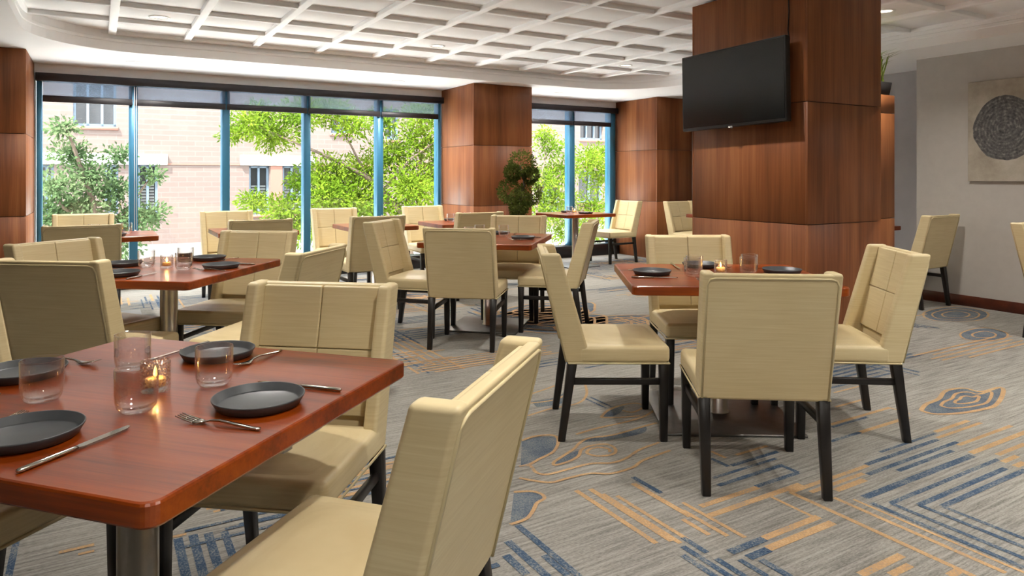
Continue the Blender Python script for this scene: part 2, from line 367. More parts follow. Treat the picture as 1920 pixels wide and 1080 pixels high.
# ------------------------------------------------------------------ television on the pillar
tvp = uv2w(P_U0-.10, (3.14+4.12)/2, 1.945)
tv = tag(empty('television', tvp, R), 'black flat screen television mounted on the cherry pillar', 'television')
tv.rotation_euler = Matrix.Rotation(R, 4, 'Z').to_euler(); tv.rotation_euler[0] = math.radians(-1.2)
MB().box(-.02, .03, -.49, .49, -.295, .295, .006, 2).build('body', M['tvframe'], tv, True)
MB().box(-.0215, -.019, -.478, .478, -.272, .283).build('screen', M['tvscreen'], tv)
MB().box(-.024, -.018, -.02, .02, -.303, -.288, .003, 2).lathe([(0, 0), (.008, .001), (.008, .006), (0, .007)], 10, (-.02, -.012, -.308)).build('logo_badge', M['chrome'], tv)
MB().box(.03, .085, -.2, .2, -.2, .2).box(.085, .099, -.25, .25, -.15, .15).build('wall_bracket', M['blackwood'], tv)
cb = MB().tube([(0, 0, 0), (.0, .012, .07), (0, .004, .2), (0, .01, .34), (0, .0, .42)], .004, 6).build('tv_cable', M['cable'], rot=R, loc=uv2w(P_U0-.007, 3.20, 2.232))
tag(cb, 'thin dark cable running up the pillar above the television', 'cable')
# ------------------------------------------------------------------ wall art
a0, a1 = 2.66, 3.64
art = tag(empty('wall_art', uv2w(UR-.018, (a0+a1)/2, 1.72), R), 'square canvas print of a grey cut tree trunk on the right wall', 'wall art')
MB().box(-.016, .017, -.49, .49, -.485, .485, .003, 1).build('stretcher_canvas', M['artedge'], art)
MB().box(-.0175, -.015, -.487, .487, -.482, .482).build('print', M['art'], art)
# ------------------------------------------------------------------ recessed downlights and added fill rows
def downlight(u, v, z, label, on=True, watt=LAMP, grp=None):
    e = tag(empty('downlight', uv2w(u, v, z), R), label, 'ceiling light', 'recessed downlights')
    MB().lathe([(.058, .004), (.062, -.004), (.085, -.006), (.088, .0), (.088, .002)], 28).build('trim_ring', M['shadewhite'], e)
    MB().lathe([(0, .0005), (.058, .0005)], 28).build('lens', M['lens'] if on else M['white'], e)
    if on and watt:
        l = bpy.data.lights.new('downlight', 'AREA'); l.shape = 'DISK'; l.size = .115; l.energy = watt; l.color = (1, .95, .88); l.spread = math.radians(138)
        lo = bpy.data.objects.new('downlight_lamp', l); C.objects.link(lo); lo.parent = e; lo.location = (0, 0, -.008)
rows = [(V1-.5*CELL+.1, 'row nearest the windows'), (3.52, 'row level with the pillar'), (.9, 'fill row added above the camera'), (-.85, 'fill row added behind the camera')]  # last two rows are unseen lamps added to brighten the foreground
cols1 = [(-.3, 'left'), (2.4, 'middle'), (5.1, 'right')]
cols0 = [(.9, 'left'), (3.4, 'middle'), (5.8, 'right')]
cols = [(.47, 'left'), (3.16, 'middle'), (5.78, 'right')]
for ri, (rv, rn) in enumerate(rows):
    for ci, (cu, cn) in enumerate((cols, cols, cols0, cols1)[ri]):
        downlight(cu, rv, 2.693, 'recessed downlight, %s one of the %s' % (cn, rn), True, LAMP*((1, 1, 1), (.8, .7, .7), (.6, 1.6, 1.4), (1.3, 1.0, 1.0))[ri][ci])
for cu, cn in ((.34, 'leftmost'), (3.33, 'middle'), (5.83, 'rightmost')):
    downlight(cu, 8.50, HS, 'small recessed light in the soffit above the windows, %s of three' % cn, True, LAMP*.75)
# ------------------------------------------------------------------ dining chair
def chair_proto():
    e = empty('dining_chair'); W, T = .265, .048
    def yr(z): return -.21-.127*(z-.38)/.525          # rear face
    def yf(z): return -.085-.155*(z-.38)/.525         # front edge of wings
    def yi(z): return yr(z)+.034                      # inner face
    def ww(z): return W-.006*(1-(z-.38)/.525)
    def rg(x0, x1, f0, f1, z): return [(x0, f0(z), z), (x1, f0(z), z), (x1, f1(z), z), (x0, f1(z), z)]
    MB().loft([rg(-ww(z)+T*.5, ww(z)-T*.5, yr, yi, z) for z in (.381, .9085)], .010, 3).build('backrest', M['leather'], e, True)
    for sx in (-1, 1):
        MB().loft([rg(sx*(ww(z)-T), sx*ww(z), yr, yf, z) for z in (.381, .9125)], .014, 4).build('wing', M['leather'], e, True)
    s = MB(); bm = bmesh.new()
    # seat cushion with a soft crown
    nx, ny = 8, 8; sx0, sx1, sy0, sy1 = -.262, .262, -.155, .29
    s.box(sx0, sx1, sy0, sy1, .381, .468, .022, 3)
    s.build('seat', M['leather'], e, True)
    vs = []; fs = []
    for j in range(ny+1):
        for i in range(nx+1):
            a, b = i/nx*2-1, j/ny*2-1; h = .024*(1-a**4)*(1-b**4)
            vs.append((a*.246, .0675+b*.2075, .462+h))
    fs = [(j*(nx+1)+i, j*(nx+1)+i+1, (j+1)*(nx+1)+i+1, (j+1)*(nx+1)+i) for j in range(ny) for i in range(nx)]
    MB().add(vs, fs, True).build('seat_crown', M['leather'], e)
    for z0, z1 in ((.480, .6905), (.6925, .900)):
        for x0, x1 in ((-.218, -.001), (.001, .218)):
            t0, t1 = -.006, .014
            MB().hexa([(x0, yi(z0)+t0, z0), (x1, yi(z0)+t0, z0), (x1, yi(z0)+t1, z0), (x0, yi(z0)+t1, z0), (x0, yi(z1)+t0, z1), (x1, yi(z1)+t0, z1), (x1, yi(z1)+t1, z1), (x0, yi(z1)+t1, z1)], .006, 3).build('back_pad', M['leather'], e, True)
    p = MB(); q = W-.016
    loop = []
    for x, z in ((-q, .386), (-q, .862), (-q+.010, .884), (-q+.03, .890), (q-.03, .890), (q-.010, .884), (q, .862), (q, .386)): loop.append((x, yr(z)-.001, z))
    p.tube(loop, .0045, 6, False)
    p.tube([(-W+.004, -.2, .383), (W-.004, -.2, .383), (W-.003, .285, .383), (-W+.003, .285, .383)], .005, 6, True)
    p.build('piping', M['piping'], e)
    def leg(x, y, xb, yb, a, b):
        return MB().hexa([(xb-b, yb-b, 0), (xb+b, yb-b, 0), (xb+b, yb+b, 0), (xb-b, yb+b, 0), (x-a, y-a, .385), (x+a, y-a, .385), (x+a, y+a, .385), (x-a, y+a, .385)], .003, 1)
    for sx in (-1, 1):
        leg(sx*.236, -.182, sx*.236, -.235, .023, .017).build('leg', M['blackwood'], e)
        leg(sx*.236, .262, sx*.236, .262, .023, .017).build('leg', M['blackwood'], e)
        MB().box(sx*.236-.011, sx*.236+.011, -.185, .25, .275, .305, .002, 1).build('stretcher', M['blackwood'], e)
    return e
proto = chair_proto(); first = [True]
def chair(x, y, heading, label):
    o = proto if first[0] else copy_tree(proto); first[0] = False
    o.location = (x, y, 0); o.rotation_euler = (0, 0, -math.radians(heading))
    tag(o, label, 'chair', 'cream upholstered dining chairs'); return o
YD = 30.625; hA, hmA, hB, hmB = -YD, 180-YD, 90-YD, 270-YD
cc = 'cream dining chair '
chair(-.325, 1.49, 287.5, cc+'nearest the camera, its back cut off by the bottom edge')
chair(-.712, 2.19, 188.5, cc+'at the far side of the foreground table')
chair(-1.479, 1.907, 107.5, cc+'whose seat corner shows under the foreground table at lower left')
chair(-2.05, 3.45, 7, cc+'with its shaded back to the camera at the left edge')
chair(-2.40, 3.97, 113, cc+'at the left end of the second table, behind the shaded chair')
chair(-1.78, 4.53, 188, cc+'at the window side of the second table')
chair(-1.30, 3.72, 281, cc+'at the right side of the second table, back turned to the camera')
chair(-.338, 5.38, 9.6, cc+'with its back to the camera at the middle table')
chair(-.82, 5.84, 106, cc+'at the left side of the middle table')
chair(.38, 5.93, 282, cc+'at the right side of the middle table, seen from the side')
chair(.02, 6.43, 189, cc+'at the far side of the middle table')
chair(1.04, 3.04, 5, cc+'with its broad back to the camera at the right table')
chair(1.12, 4.18, 180, cc+'at the pillar side of the right table, facing the camera')
chair(.475, 3.64, 90, cc+'in profile at the left end of the right table')
chair(1.70, 3.645, 275.5, cc+'at the right end of the right table, brightly lit')
for uu, vb, va, nm in ((-.10, 6.62, 8.02, 'leftmost window table'), (1.22, 6.62, 7.92, 'second window table from the left'), (2.28, 6.62, 7.95, 'third window table from the left'), (3.42, 6.72, 8.0, 'window table beside the middle column')):
    p = uv2w(uu, vb); chair(p.x, p.y, hA, cc+'on the room side of the '+nm)
    p = uv2w(uu+(-.02 if uu < 2 else .10), va-.12); chair(p.x, p.y, hmA, cc+'on the glass side of the '+nm)
chair(1.53, 10.5, hmB, cc+'at the small table by the right window')
p = uv2w(7.42, 7.4); chair(p.x, p.y, hmA, cc+'half hidden behind the left edge of the television pillar')
chair(4.01, 7.03, hA, cc+'with its back to the room by the right wall corner')
chair(4.41, 5.49, hmA, cc+'cut off by the right edge of the picture')
# ------------------------------------------------------------------ tables
HT = .755
def table(x, y, rot_cw, sw, sd, label, base=.70, bracket=False):
    e = tag(empty('dining_table', (x, y, 0), -math.radians(rot_cw)), label, 'table', 'cherry pedestal tables')
    a, b, r = sw/2, sd/2, .03; pts = []
    for cx, cy, a0 in ((a-r, b-r, 0), (-a+r, b-r, 90), (-a+r, -b+r, 180), (a-r, -b+r, 270)):
        pts += [(cx+r*math.cos(math.radians(a0+90*k/6)), cy+r*math.sin(math.radians(a0+90*k/6))) for k in range(7)]
    def rg(o, z): return [(p[0]*(1-o/a), p[1]*(1-o/b), z) for p in pts]
    m = MB(); m.loft([rg(.004, HT-.045), rg(0, HT-.040), rg(0, HT-.006), rg(.0018, HT-.0018), rg(.006, HT)])
    m.build('table_top', M['table'], e)
    MB().lathe([(0, .012), (.056, .012), (.056, .018), (.0475, .02), (.0475, HT-.06), (.0475, HT-.046)], 28).build('pedestal', M['steel'], e)
    h = base/2; MB().box(-h, h, -h, h, .0, .013, .003, 2).build('base_plate', M['darksteel'], e)
    MB().box(-.16, .16, -.16, .16, HT-.058, HT-.046).build('mounting_plate', M['blackwood'], e)
    if bracket:
        MB().box(a-.05, a-.02, -.10, .06, HT-.058, HT-.0455, .002, 1).box(a-.045, a-.022, -.085, -.055, HT-.064, HT-.056).build('leaf_latch', M['steel'], e)
    return e
T1 = (-.926, 1.733, 17.5); T2 = (-2.0, 4.08, 8.5); T3 = (-.20, 6.02, 12); TR = (1.12, 3.80, 2.5)
table(*T1, 1.01, .94, 'large cherry wood table in the left foreground set for four', base=.5, bracket=True)
table(*T2, .90, 1.0, 'cherry wood table set for four behind the foreground table', .5)
table(*T3, .94, 1.06, 'cherry wood table in the middle of the room', .6)
table(*TR, 1.04, .88, 'cherry wood table on the right in front of the pillar')
p8, p6, p7, p5 = uv2w(.10, 7.32), uv2w(1.33, 7.30), uv2w(2.60, 7.32), uv2w(3.60, 7.28)
far_t = [(p8, 'leftmost window table'), (p6, 'second window table from the left'), (p7, 'third window table from the left'), (p5, 'window table beside the middle column')]
for p, l in far_t: table(p.x, p.y, -YD, .74, .72, 'cherry wood, '+l, .5)
table(.905, 10.0, -YD, .86, .80, 'cherry wood small table in front of the right window', .5)
p9 = uv2w(7.42, 6.80); table(p9.x, p9.y, -YD, .74, .74, 'small wood table almost hidden behind the television pillar', .5)
p10 = w2uv(4.01, 7.03); p10 = uv2w(p10[0]-.05, p10[1]+.66); table(p10.x, p10.y, -YD, .78, .74, 'small wood table beyond the partition in the right recess', .5)
# ------------------------------------------------------------------ tableware
plate_me = MB().lathe([(0, .0), (.085, .0), (.092, .002), (.1035, .021), (.104, .0235), (.1025, .0245), (.1005, .0235), (.091, .008), (.087, .006), (0, .0055)], 56).mesh('plate'); plate_me.materials.append(M['plate'])
glass_me = MB().lathe([(0, 0), (.026, 0), (.034, .003), (.041, .012), (.0445, .026), (.0455, .05), (.0455, .0985), (.0448, .0998), (.0440, .0985), (.0440, .05), (.043, .028), (.039, .018), (.030, .0115), (0, .0095)], 48).mesh('drinking_glass'); glass_me.materials.append(M['glass'])
def fork_mesh():
    m = MB()
    sec = [(0, .0035, .0022, .004), (.02, .0045, .0022, .0038), (.06, .0042, .002, .0075), (.10, .0034, .0018, .0115), (.125, .003, .0016, .0095), (.140, .006, .0013, .0050), (.150, .0115, .0012, .0035), (.163, .0125, .0012, .0045)]
    rings = [[(-w, y, z-t), (w, y, z-t), (w*1.0, y, z+t), (-w, y, z+t)] for y, w, t, z in sec]
    m.loft(rings, 0, 1, True)
    for k in range(4):
        x = -.0105+k*.007
        rr = [[(x-w, y, z-t), (x+w, y, z-t), (x+w, y, z+t), (x-w, y, z+t)] for y, w, t, z in ((.162, .002, .0012, .0045), (.185, .0017, .0011, .0085), (.208, .0009, .0008, .0135))]
        m.loft(rr, 0, 1, True)
    me = m.mesh('fork'); me.materials.append(M['cutlery']); return me
def knife_mesh():
    m = MB()
    rr = []
    for y, w, t in ((0, .004, .003), (.004, .0062, .0045), (.05, .0066, .0045), (.11, .0052, .004), (.118, .0050, .0034)):
        rr.append([(w*math.cos(2*math.pi*k/10), y, .0046+t*math.sin(2*math.pi*k/10)) for k in range(10)])
    m.loft(rr, 0, 1, True)
    bl = [[(-w0, y, .004), (w1, y, .0042), (w1, y, .0052), (-w0, y, .0066)] for y, w0, w1 in ((.116, .004, .004), (.126, .0062, .0078), (.20, .0062, .0092), (.228, .0058, .0072), (.240, .004, .0012))]
    m.loft(bl, 0, 1, False)
    me = m.mesh('knife'); me.materials.append(M['cutlery']); return me
fork_me, knife_me = fork_mesh(), knife_mesh()
vot_me = MB().lathe([(0, 0), (.031, 0), (.034, .002), (.0345, .01), (.0345, .073), (.033, .075), (.0315, .073), (.0315, .014), (0, .012)], 36).mesh('votive_holder'); vot_me.materials.append(M['votive'])
wax_me = MB().lathe([(0, .0125), (.024, .0125), (.024, .030), (.022, .032), (0, .031)], 20).mesh('candle_wax'); wax_me.materials.append(M['wax'])
flame_me = MB().lathe([(0, .033), (.004, .038), (.0052, .044), (.003, .054), (0, .062)], 10).mesh('flame'); flame_me.materials.append(M['flame'])
def put(me, name, T, a, b, rot, label, cat, group):
    c, s = math.cos(-math.radians(T[2])), math.sin(-math.radians(T[2]))
    o = link(name, me); o.location = (T[0]+a*c-b*s, T[1]+a*s+b*c, HT+.0004); o.rotation_euler = (0, 0, -math.radians(T[2])+math.radians(rot))
    return tag(o, label, cat, group)
def candle(T, a, b, label):
    c, s = math.cos(-math.radians(T[2])), math.sin(-math.radians(T[2]))
    e = tag(empty('votive_candle', (T[0]+a*c-b*s, T[1]+a*s+b*c, HT+.0004)), label, 'candle', 'votive candles')
    link('holder', vot_me, e); link('wax', wax_me, e); link('flame', flame_me, e)
    l = bpy.data.lights.new('flame_light', 'POINT'); l.energy = .25; l.color = (1, .55, .2); l.shadow_soft_size = .006
    lo = bpy.data.objects.new('flame_light', l); C.objects.link(lo); lo.parent = e; lo.location = (0, 0, .05)
rng = random.Random(3)
def setting(T, a, b, face, tn, sn, full=True, pd=None):
    # face: direction the diner looks, degrees counter-clockwise from table +x
    d = math.radians(face); fx, fy = math.cos(d), math.sin(d); rx, ry = fy, -fx
    put(plate_me, 'dinner_plate', T, a, b, 0, 'round charcoal plate at the %s of the %s' % (sn, tn), 'plate', 'charcoal plates')
    if full:
        j = rng.uniform(-3, 3)
        put(knife_me, 'table_knife', T, a+rx*.145-fx*.13, b+ry*.145-fy*.13, face-90+j, 'silver knife right of the plate at the %s of the %s' % (sn, tn), 'knife', 'table knives')
        put(fork_me, 'table_fork', T, a-rx*.14-fx*.11, b-ry*.14-fy*.11, face-90+j*2, 'silver fork left of the plate at the %s of the %s' % (sn, tn), 'fork', 'table forks')
def tableware(T, tn, pl, gl, cd):
    for a, b, f, sn in pl: setting(T, a, b, f, tn, sn)
    for a, b, sn in gl: put(glass_me, 'drinking_glass', T, a, b, 0, 'clear drinking glass at the %s of the %s' % (sn, tn), 'glass', 'drinking glasses')
    candle(T, cd[0], cd[1], 'lit votive candle in pebbled glass at the centre of the %s' % tn)
tableware(T1, 'foreground table', [(.036, -.315, 90, 'near side'), (.350, .005, 180, 'right side'), (-.045, .335, 270, 'far side'), (-.40, .012, 0, 'left side')],
          [(-.157, -.127, 'near left'), (.113, -.115, 'near right'), (-.172, .15, 'far left'), (.143, .10, 'far right')], (.034, .02))
tableware(T2, 'second table', [(-.05, -.35, 90, 'near side'), (.31, .03, 180, 'right side'), (.02, .37, 270, 'far side'), (-.31, .02, 0, 'left side')],
          [(-.13, -.02, 'left part'), (.16, -.10, 'near right'), (.0, .16, 'far part')], (.0, -.02))
tableware(T3, 'middle table', [(-.03, -.37, 90, 'near side'), (.31, -.05, 180, 'right side'), (0, .38, 270, 'far side'), (-.31, .03, 0, 'left side')],
          [(-.14, -.12, 'near left'), (.10, .14, 'far right'), (-.12, .15, 'far left')], (.0, .02))
tableware(TR, 'right table', [(0, -.29, 90, 'near side'), (.36, .06, 180, 'right side'), (-.03, .30, 270, 'pillar side'), (-.36, -.02, 0, 'left side')],
          [(-.16, -.10, 'near left'), (-.13, .0, 'left part'), (.15, -.04, 'near right'), (.19, .08, 'far right')], (.02, .03))
for (p, l) in far_t+[(Vector((.905, 10.0, 0)), 'table in front of the right window')]:
    T = (p.x, p.y, -YD)
    for s, sn in ((-1, 'room side'), (1, 'glass side')):
        put(plate_me, 'dinner_plate', T, .02, s*.22, 0, 'round charcoal plate on the %s of the %s' % (sn, l), 'plate', 'charcoal plates')
        put(glass_me, 'drinking_glass', T, s*.13, s*.04, 0, 'clear drinking glass on the %s of the %s' % (sn, l), 'glass', 'drinking glasses')
    candle(T, 0, .02, 'lit votive candle on the '+l)
# ------------------------------------------------------------------ carpet pattern (inlaid yarn shapes on the floor)
RZ = [0]
def ribbon(mb, pts, wd, z):
    RZ[0] += 1; z += RZ[0]*1.3e-6
    P = [Vector((p[0], p[1])) for p in pts]; L = []
    for i, p in enumerate(P):
        t = (P[min(i+1, len(P)-1)]-P[max(i-1, 0)])
        if t.length < 1e-6: continue
        t.normalize(); n = Vector((-t.y, t.x)); L.append((p+n*wd/2, p-n*wd/2))
    vs = [(q.x, q.y, z) for ab in L for q in ab]
    mb.add(vs, [(2*i, 2*i+1, 2*i+3, 2*i+2) for i in range(len(L)-1)])
def smooth_pts(P, n=5):
    out = []
    for i in range(len(P)-1):
        a, b, c, d = P[max(i-1, 0)], P[i], P[i+1], P[min(i+2, len(P)-1)]
        for k in range(n):
            t = k/n; out.append(tuple(.5*((2*b[q])+(-a[q]+c[q])*t+(2*a[q]-5*b[q]+4*c[q]-d[q])*t*t+(-a[q]+3*b[q]-3*c[q]+d[q])*t**3) for q in (0, 1)))
    return out+[P[-1]]
def to_uv(px, py): p = floor_at(px, py); return w2uv(p.x, p.y)
OR, BL, FI = MB(), MB(), MB()
def z3(ox, oy, s=3.0): return lambda x, y: to_uv(ox+x/s, oy+y/s)
def snap(a, b):                            # stripes run square to the room
    du, dv = b[0]-a[0], b[1]-a[1]
    return [a, (b[0], a[1])] if abs(du) > abs(dv) else [a, (a[0], b[1])]
q = z3(1280, 720)
stripes = [('b', 1020, 640, 1620, 400, .034), ('b', 1170, 672, 1790, 430, .022), ('b', 1170, 672, 1920, 1010, .022), ('b', 1330, 682, 1800, 470, .026), ('b', 1330, 682, 1920, 960, .022), ('b', 1460, 690, 1920, 480, .026), ('b', 1460, 690, 1920, 905, .020), ('b', 1060, 670, 1900, 1050, .024),
 ('o', 605, 610, 850, 520, .024), ('o', 605, 610, 1700, 1085, .022), ('o', 720, 610, 1020, 505, .022), ('o', 850, 640, 1800, 1075, .020), ('o', 860, 600, 1040, 545, .030), ('o', 960, 650, 1920, 1090, .014),
 ('o', 840, 530, 1030, 455, .022), ('b', 1030, 455, 1420, 310, .024), ('b', 1040, 510, 1520, 320, .024), ('b', 1210, 490, 1500, 370, .024), ('b', 1110, 385, 1400, 272, .018), ('o', 1420, 270, 1600, 205, .024), ('o', 1430, 305, 1700, 225, .020), ('o', 1550, 345, 1830, 230, .022),
 ('o', 1620, 390, 1920, 262, .030), ('o', 1770, 400, 1920, 335, .026), ('b', 1390, 580, 1760, 425, .018), ('o', 1870, 465, 1920, 440, .03), ('o', 1800, 440, 1880, 405, .026),
 ('o', 100, 690, 420, 580, .028), ('o', 150, 742, 640, 555, .030), ('b', 200, 572, 545, 455, .024), ('b', 545, 455, 650, 500, .024), ('b', 650, 500, 420, 582, .024), ('b', 160, 420, 275, 460, .022), ('b', 275, 460, 520, 375, .022), ('b', 170, 530, 500, 410, .018),
 ('o', 465, 620, 765, 748, .016), ('o', 765, 748, 460, 872, .030), ('b', 460, 872, 270, 950, .034), ('o', 845, 780, 485, 932, .034), ('b', 485, 932, 370, 980, .034),
 ('o', 0, 668, 360, 862, .018), ('o', 0, 712, 250, 858, .020), ('o', 0, 762, 150, 850, .020), ('b', 0, 865, 150, 945, .022), ('b', 0, 915, 300, 1085, .024), ('b', 0, 965, 190, 1085, .024), ('b', 190, 985, 400, 1085, .024), ('b', 440, 990, 610, 1085, .028), ('b', 320, 990, 470, 1085, .022),
 ('o', 1000, 1075, 1235, 965, .030), ('o', 1170, 1075, 1280, 1020, .028), ('o', 1500, 1080, 1560, 1050, .028),
 ('o', 860, 130, 1010, 70, .018), ('o', 830, 230, 1150, 130, .022), ('o', 990, 275, 1240, 180, .026), ('o', 1150, 130, 1240, 180, .014), ('b', 840, 245, 1080, 200, .018), ('b', 830, 325, 990, 270, .022), ('o', 850, 50, 1200, 20, .014), ('o', 160, 380, 300, 400, .018), ('o', 300, 400, 480, 350, .018)]
for c, x0, y0, x1, y1, wd in stripes: ribbon(OR if c == 'o' else BL, snap(q(x0, y0), q(x1, y1)), wd, .0012 if c == 'o' else .0014)
q2 = z3(640, 720)
for c, x0, y0, x1, y1, wd in [('o', 1320, 600, 1750, 905, .022), ('o', 1400, 592, 1830, 895, .024), ('o', 1470, 620, 1900, 900, .020), ('o', 1640, 560, 1930, 760, .026), ('o', 1550, 630, 1930, 880, .018), ('b', 1640, 525, 1800, 615, .024), ('b', 990, 795, 1375, 1085, .026), ('b', 935, 885, 1170, 1085, .030), ('b', 1140, 965, 1280, 1085, .026), ('b', 925, 965, 1010, 1085, .030), ('b', 1365, 80, 1480, 140, .016), ('b', 1400, 75, 1520, 130, .016)]:
    ribbon(OR if c == 'o' else BL, snap(q2(x0, y0), q2(x1, y1)), wd, .0012 if c == 'o' else .0014)
q3 = z3(0, 720)
for c, x0, y0, x1, y1, wd in [('o', 1160, 705, 1430, 690, .020), ('o', 1200, 720, 1300, 712, .018), ('b', 1000, 870, 1085, 1085, .030), ('b', 1085, 850, 1190, 1085, .030), ('b', 1170, 840, 1260, 1030, .030), ('b', 1260, 830, 1330, 960, .026), ('o', 330, 950, 530, 915, .02), ('o', 440, 960, 530, 940, .016), ('o', 940, 870, 1050, 850, .018)]:
    ribbon(OR if c == 'o' else BL, snap(q3(x0, y0), q3(x1, y1)), wd, .0012 if c == 'o' else .0014)
curves = [[(1000, 530), (1080, 545), (1180, 555), (1280, 530), (1400, 505), (1520, 505), (1640, 470), (1700, 430), (1850, 375)],
 [(1000, 465), (1060, 460), (1095, 498), (1160, 510), (1280, 480), (1400, 450), (1520, 445), (1600, 420), (1680, 370), (1790, 330)],
 [(1195, 440), (1200, 458), (1280, 437), (1335, 405), (1350, 372), (1400, 350), (1490, 340), (1540, 365), (1530, 395), (1450, 407), (1385, 393), (1395, 370), (1450, 358), (1505, 368), (1510, 385)],
 [(1195, 440), (1250, 405), (1310, 365), (1345, 330), (1400, 305), (1530, 288), (1700, 240), (1775, 220)],
 [(970, 610), (1060, 605), (1120, 618), (1142, 645), (1100, 672), (1080, 712), (1040, 760), (950, 792)],
 [(1015, 320), (1090, 295), (1190, 290), (1220, 320), (1195, 380), (1110, 425), (1060, 455)],
 [(1320, 285), (1440, 250), (1600, 215), (1700, 185), (1760, 150)], [(1460, 190), (1500, 150), (1580, 120), (1660, 110), (1700, 130), (1640, 160), (1580, 150)], [(1460, 190), (1560, 190), (1680, 180)],
 [(1050, 110), (1200, 90), (1290, 40), (1300, 0)], [(1050, 180), (1180, 140), (1330, 110), (1380, 60), (1370, 0)], [(1060, 60), (1150, 30), (1230, 0)]]
for cv in curves: ribbon(OR, smooth_pts([q2(*p) for p in cv]), .016, .0018)
def fill(pts, qq): 
    P = smooth_pts([qq(*p) for p in pts], 4); FI.add([(p[0], p[1], .0008) for p in P], [tuple(range(len(P)))])
fill([(1195, 440), (1250, 405), (1340, 375), (1335, 405), (1280, 437), (1200, 456)], q2); fill([(970, 615), (1060, 610), (1120, 622), (1138, 645), (1095, 675), (1075, 712), (1035, 757), (950, 785)], q2)
fill([(1015, 325), (1090, 302), (1185, 298), (1212, 322), (1188, 380), (1105, 422), (1010, 460)], q2); fill([(1345, 330), (1400, 305), (1530, 288), (1700, 240), (1700, 275), (1540, 310), (1420, 322)], q2)
fill([(1470, 185), (1510, 150), (1590, 125), (1570, 160), (1530, 182)], q2); fill([(1065, 100), (1200, 78), (1280, 35), (1240, 110), (1100, 130)], q2)
# medallion on the right and the one by the wall
outer = [(1340, 150), (1370, 115), (1440, 85), (1480, 40), (1580, 25), (1680, 45), (1790, 20), (1800, 60), (1760, 120), (1680, 145), (1560, 165), (1420, 170), (1340, 150)]
ribbon(OR, smooth_pts([q(*p) for p in outer]), .024, .0018); fill(outer[:-1], q)
for s in (.62, .30): ribbon(OR, smooth_pts([q(1600+(x-1580)*s, 90+(y-95)*s) for x, y in outer]), .017, .0022)
def rings(px, py, rx, ry, ks=(1, .72, .42)):
    for kk in ks: ribbon(OR, [to_uv(px+rx*kk*math.cos(t/20*2*math.pi), py+ry*kk*math.sin(t/20*2*math.pi)*(1+.12*math.sin(3*t/20*6.28))) for t in range(21)], .016, .0018)
    P = [to_uv(px+rx*.95*math.cos(t/20*2*math.pi), py+ry*.95*math.sin(t/20*2*math.pi)) for t in range(20)]; FI.add([(a, b, .0008) for a, b in P], [tuple(range(20))])
rings(1792, 590, 62, 14); rings(1845, 628, 45, 12, (1, .5))
# the same weave carried on over the rest of the floor
gr = random.Random(11)
def near_traced(u, v):
    p = uv2w(u, v); return p.y < 4.2 and p.x > -.3
for _ in range(230):
    u, v = gr.uniform(-2.5, 7), gr.uniform(-1.5, 8.9)
    if near_traced(u, v): continue
    along = gr.random() < .6; n = gr.randint(3, 6); sp = gr.uniform(.05, .075); ln = gr.uniform(.4, 1.2); col = gr.choice('obb')
    for k in range(n):
        o = gr.uniform(-.15, .15); wd = gr.uniform(.014, .026); mb = OR if (col == 'o') != (gr.random() < .12) else BL
        zz = .0010+gr.random()*.0008
        a = (u+o, v+k*sp) if along else (u+k*sp, v+o); b = (a[0]+ln, a[1]) if along else (a[0], a[1]+ln)
        if b[0] > 7.3 or b[1] > 9: continue
        ribbon(mb, [a, b], wd, zz)
for _ in range(16):
    u, v = gr.uniform(-1, 6.5), gr.uniform(2.5, 8)
    if uv2w(u, v).y < 5.0 or uv2w(u, v).x > 1.6: continue
    for rr in (.34, .25, .13):
        ribbon(OR, [(u+rr*1.5*math.cos(t/24*6.2832)*(1+.15*math.sin(t/24*18.85)), v+rr*math.sin(t/24*6.2832)) for t in range(25)], .024, .0019)
    P = [(u+.33*1.5*math.cos(t/24*6.2832)*(1+.15*math.sin(t/24*18.85)), v+.33*math.sin(t/24*6.2832)) for t in range(24)]; FI.add([(a, b, .0007) for a, b in P], [tuple(range(24))])
for mb, nm, mt in ((OR, 'orange_carpet_pattern', 'c_orange'), (BL, 'blue_carpet_pattern', 'c_blue'), (FI, 'slate_carpet_pattern', 'c_fill')):
    o = mb.build(nm, M[mt], floor); o['kind'] = 'stuff'
# ------------------------------------------------------------------ plants indoors
def leaves(mb, c, r, n, size, rnd, shell=.75, sq=(1, 1, 1), narrow=.5):
    for _ in range(n):
        d = Vector((rnd.gauss(0, 1), rnd.gauss(0, 1), rnd.gauss(0, 1))).normalized()
        k = rnd.uniform(shell, 1.04)*r; p = Vector(c)+Vector((d.x*k*sq[0], d.y*k*sq[1], d.z*k*sq[2]))
        a = (d+Vector((rnd.gauss(0, .7), rnd.gauss(0, .7), rnd.gauss(0, .7)))).normalized(); b = a.cross(Vector((rnd.gauss(0, 1), rnd.gauss(0, 1), rnd.gauss(0, 1)))).normalized()
        s = size*rnd.uniform(.6, 1.3); t = b*s*narrow
        mb.add([p, p+a*s*.5+t*.5, p+a*s, p+a*s*.5-t*.5], [(0, 1, 2, 3)])
rnd = random.Random(5)
tp = empty('topiary_tree', (.10, 8.98, 0)); tag(tp, 'cloud pruned topiary in front of the middle wood column', 'potted plant')
MB().lathe([(0, 0), (.15, 0), (.19, .36), (.2, .38), (.18, .38), (.17, .34), (0, .33)], 28).build('pot', M['pot'], tp)
MB().tube([(0, 0, .33), (.02, 0, .6), (-.03, .01, .8), (.03, 0, 1.05), (.06, 0, 1.22), (.0, 0, 1.42)], [.028, .026, .024, .022, .018, .012], 8).tube([(-.03, .01, .8), (-.12, 0, .95), (-.14, 0, 1.02)], .012, 6).tube([(.03, 0, 1.0), (.14, 0, 1.04)], .012, 6).build('trunk', M['bark'], tp)
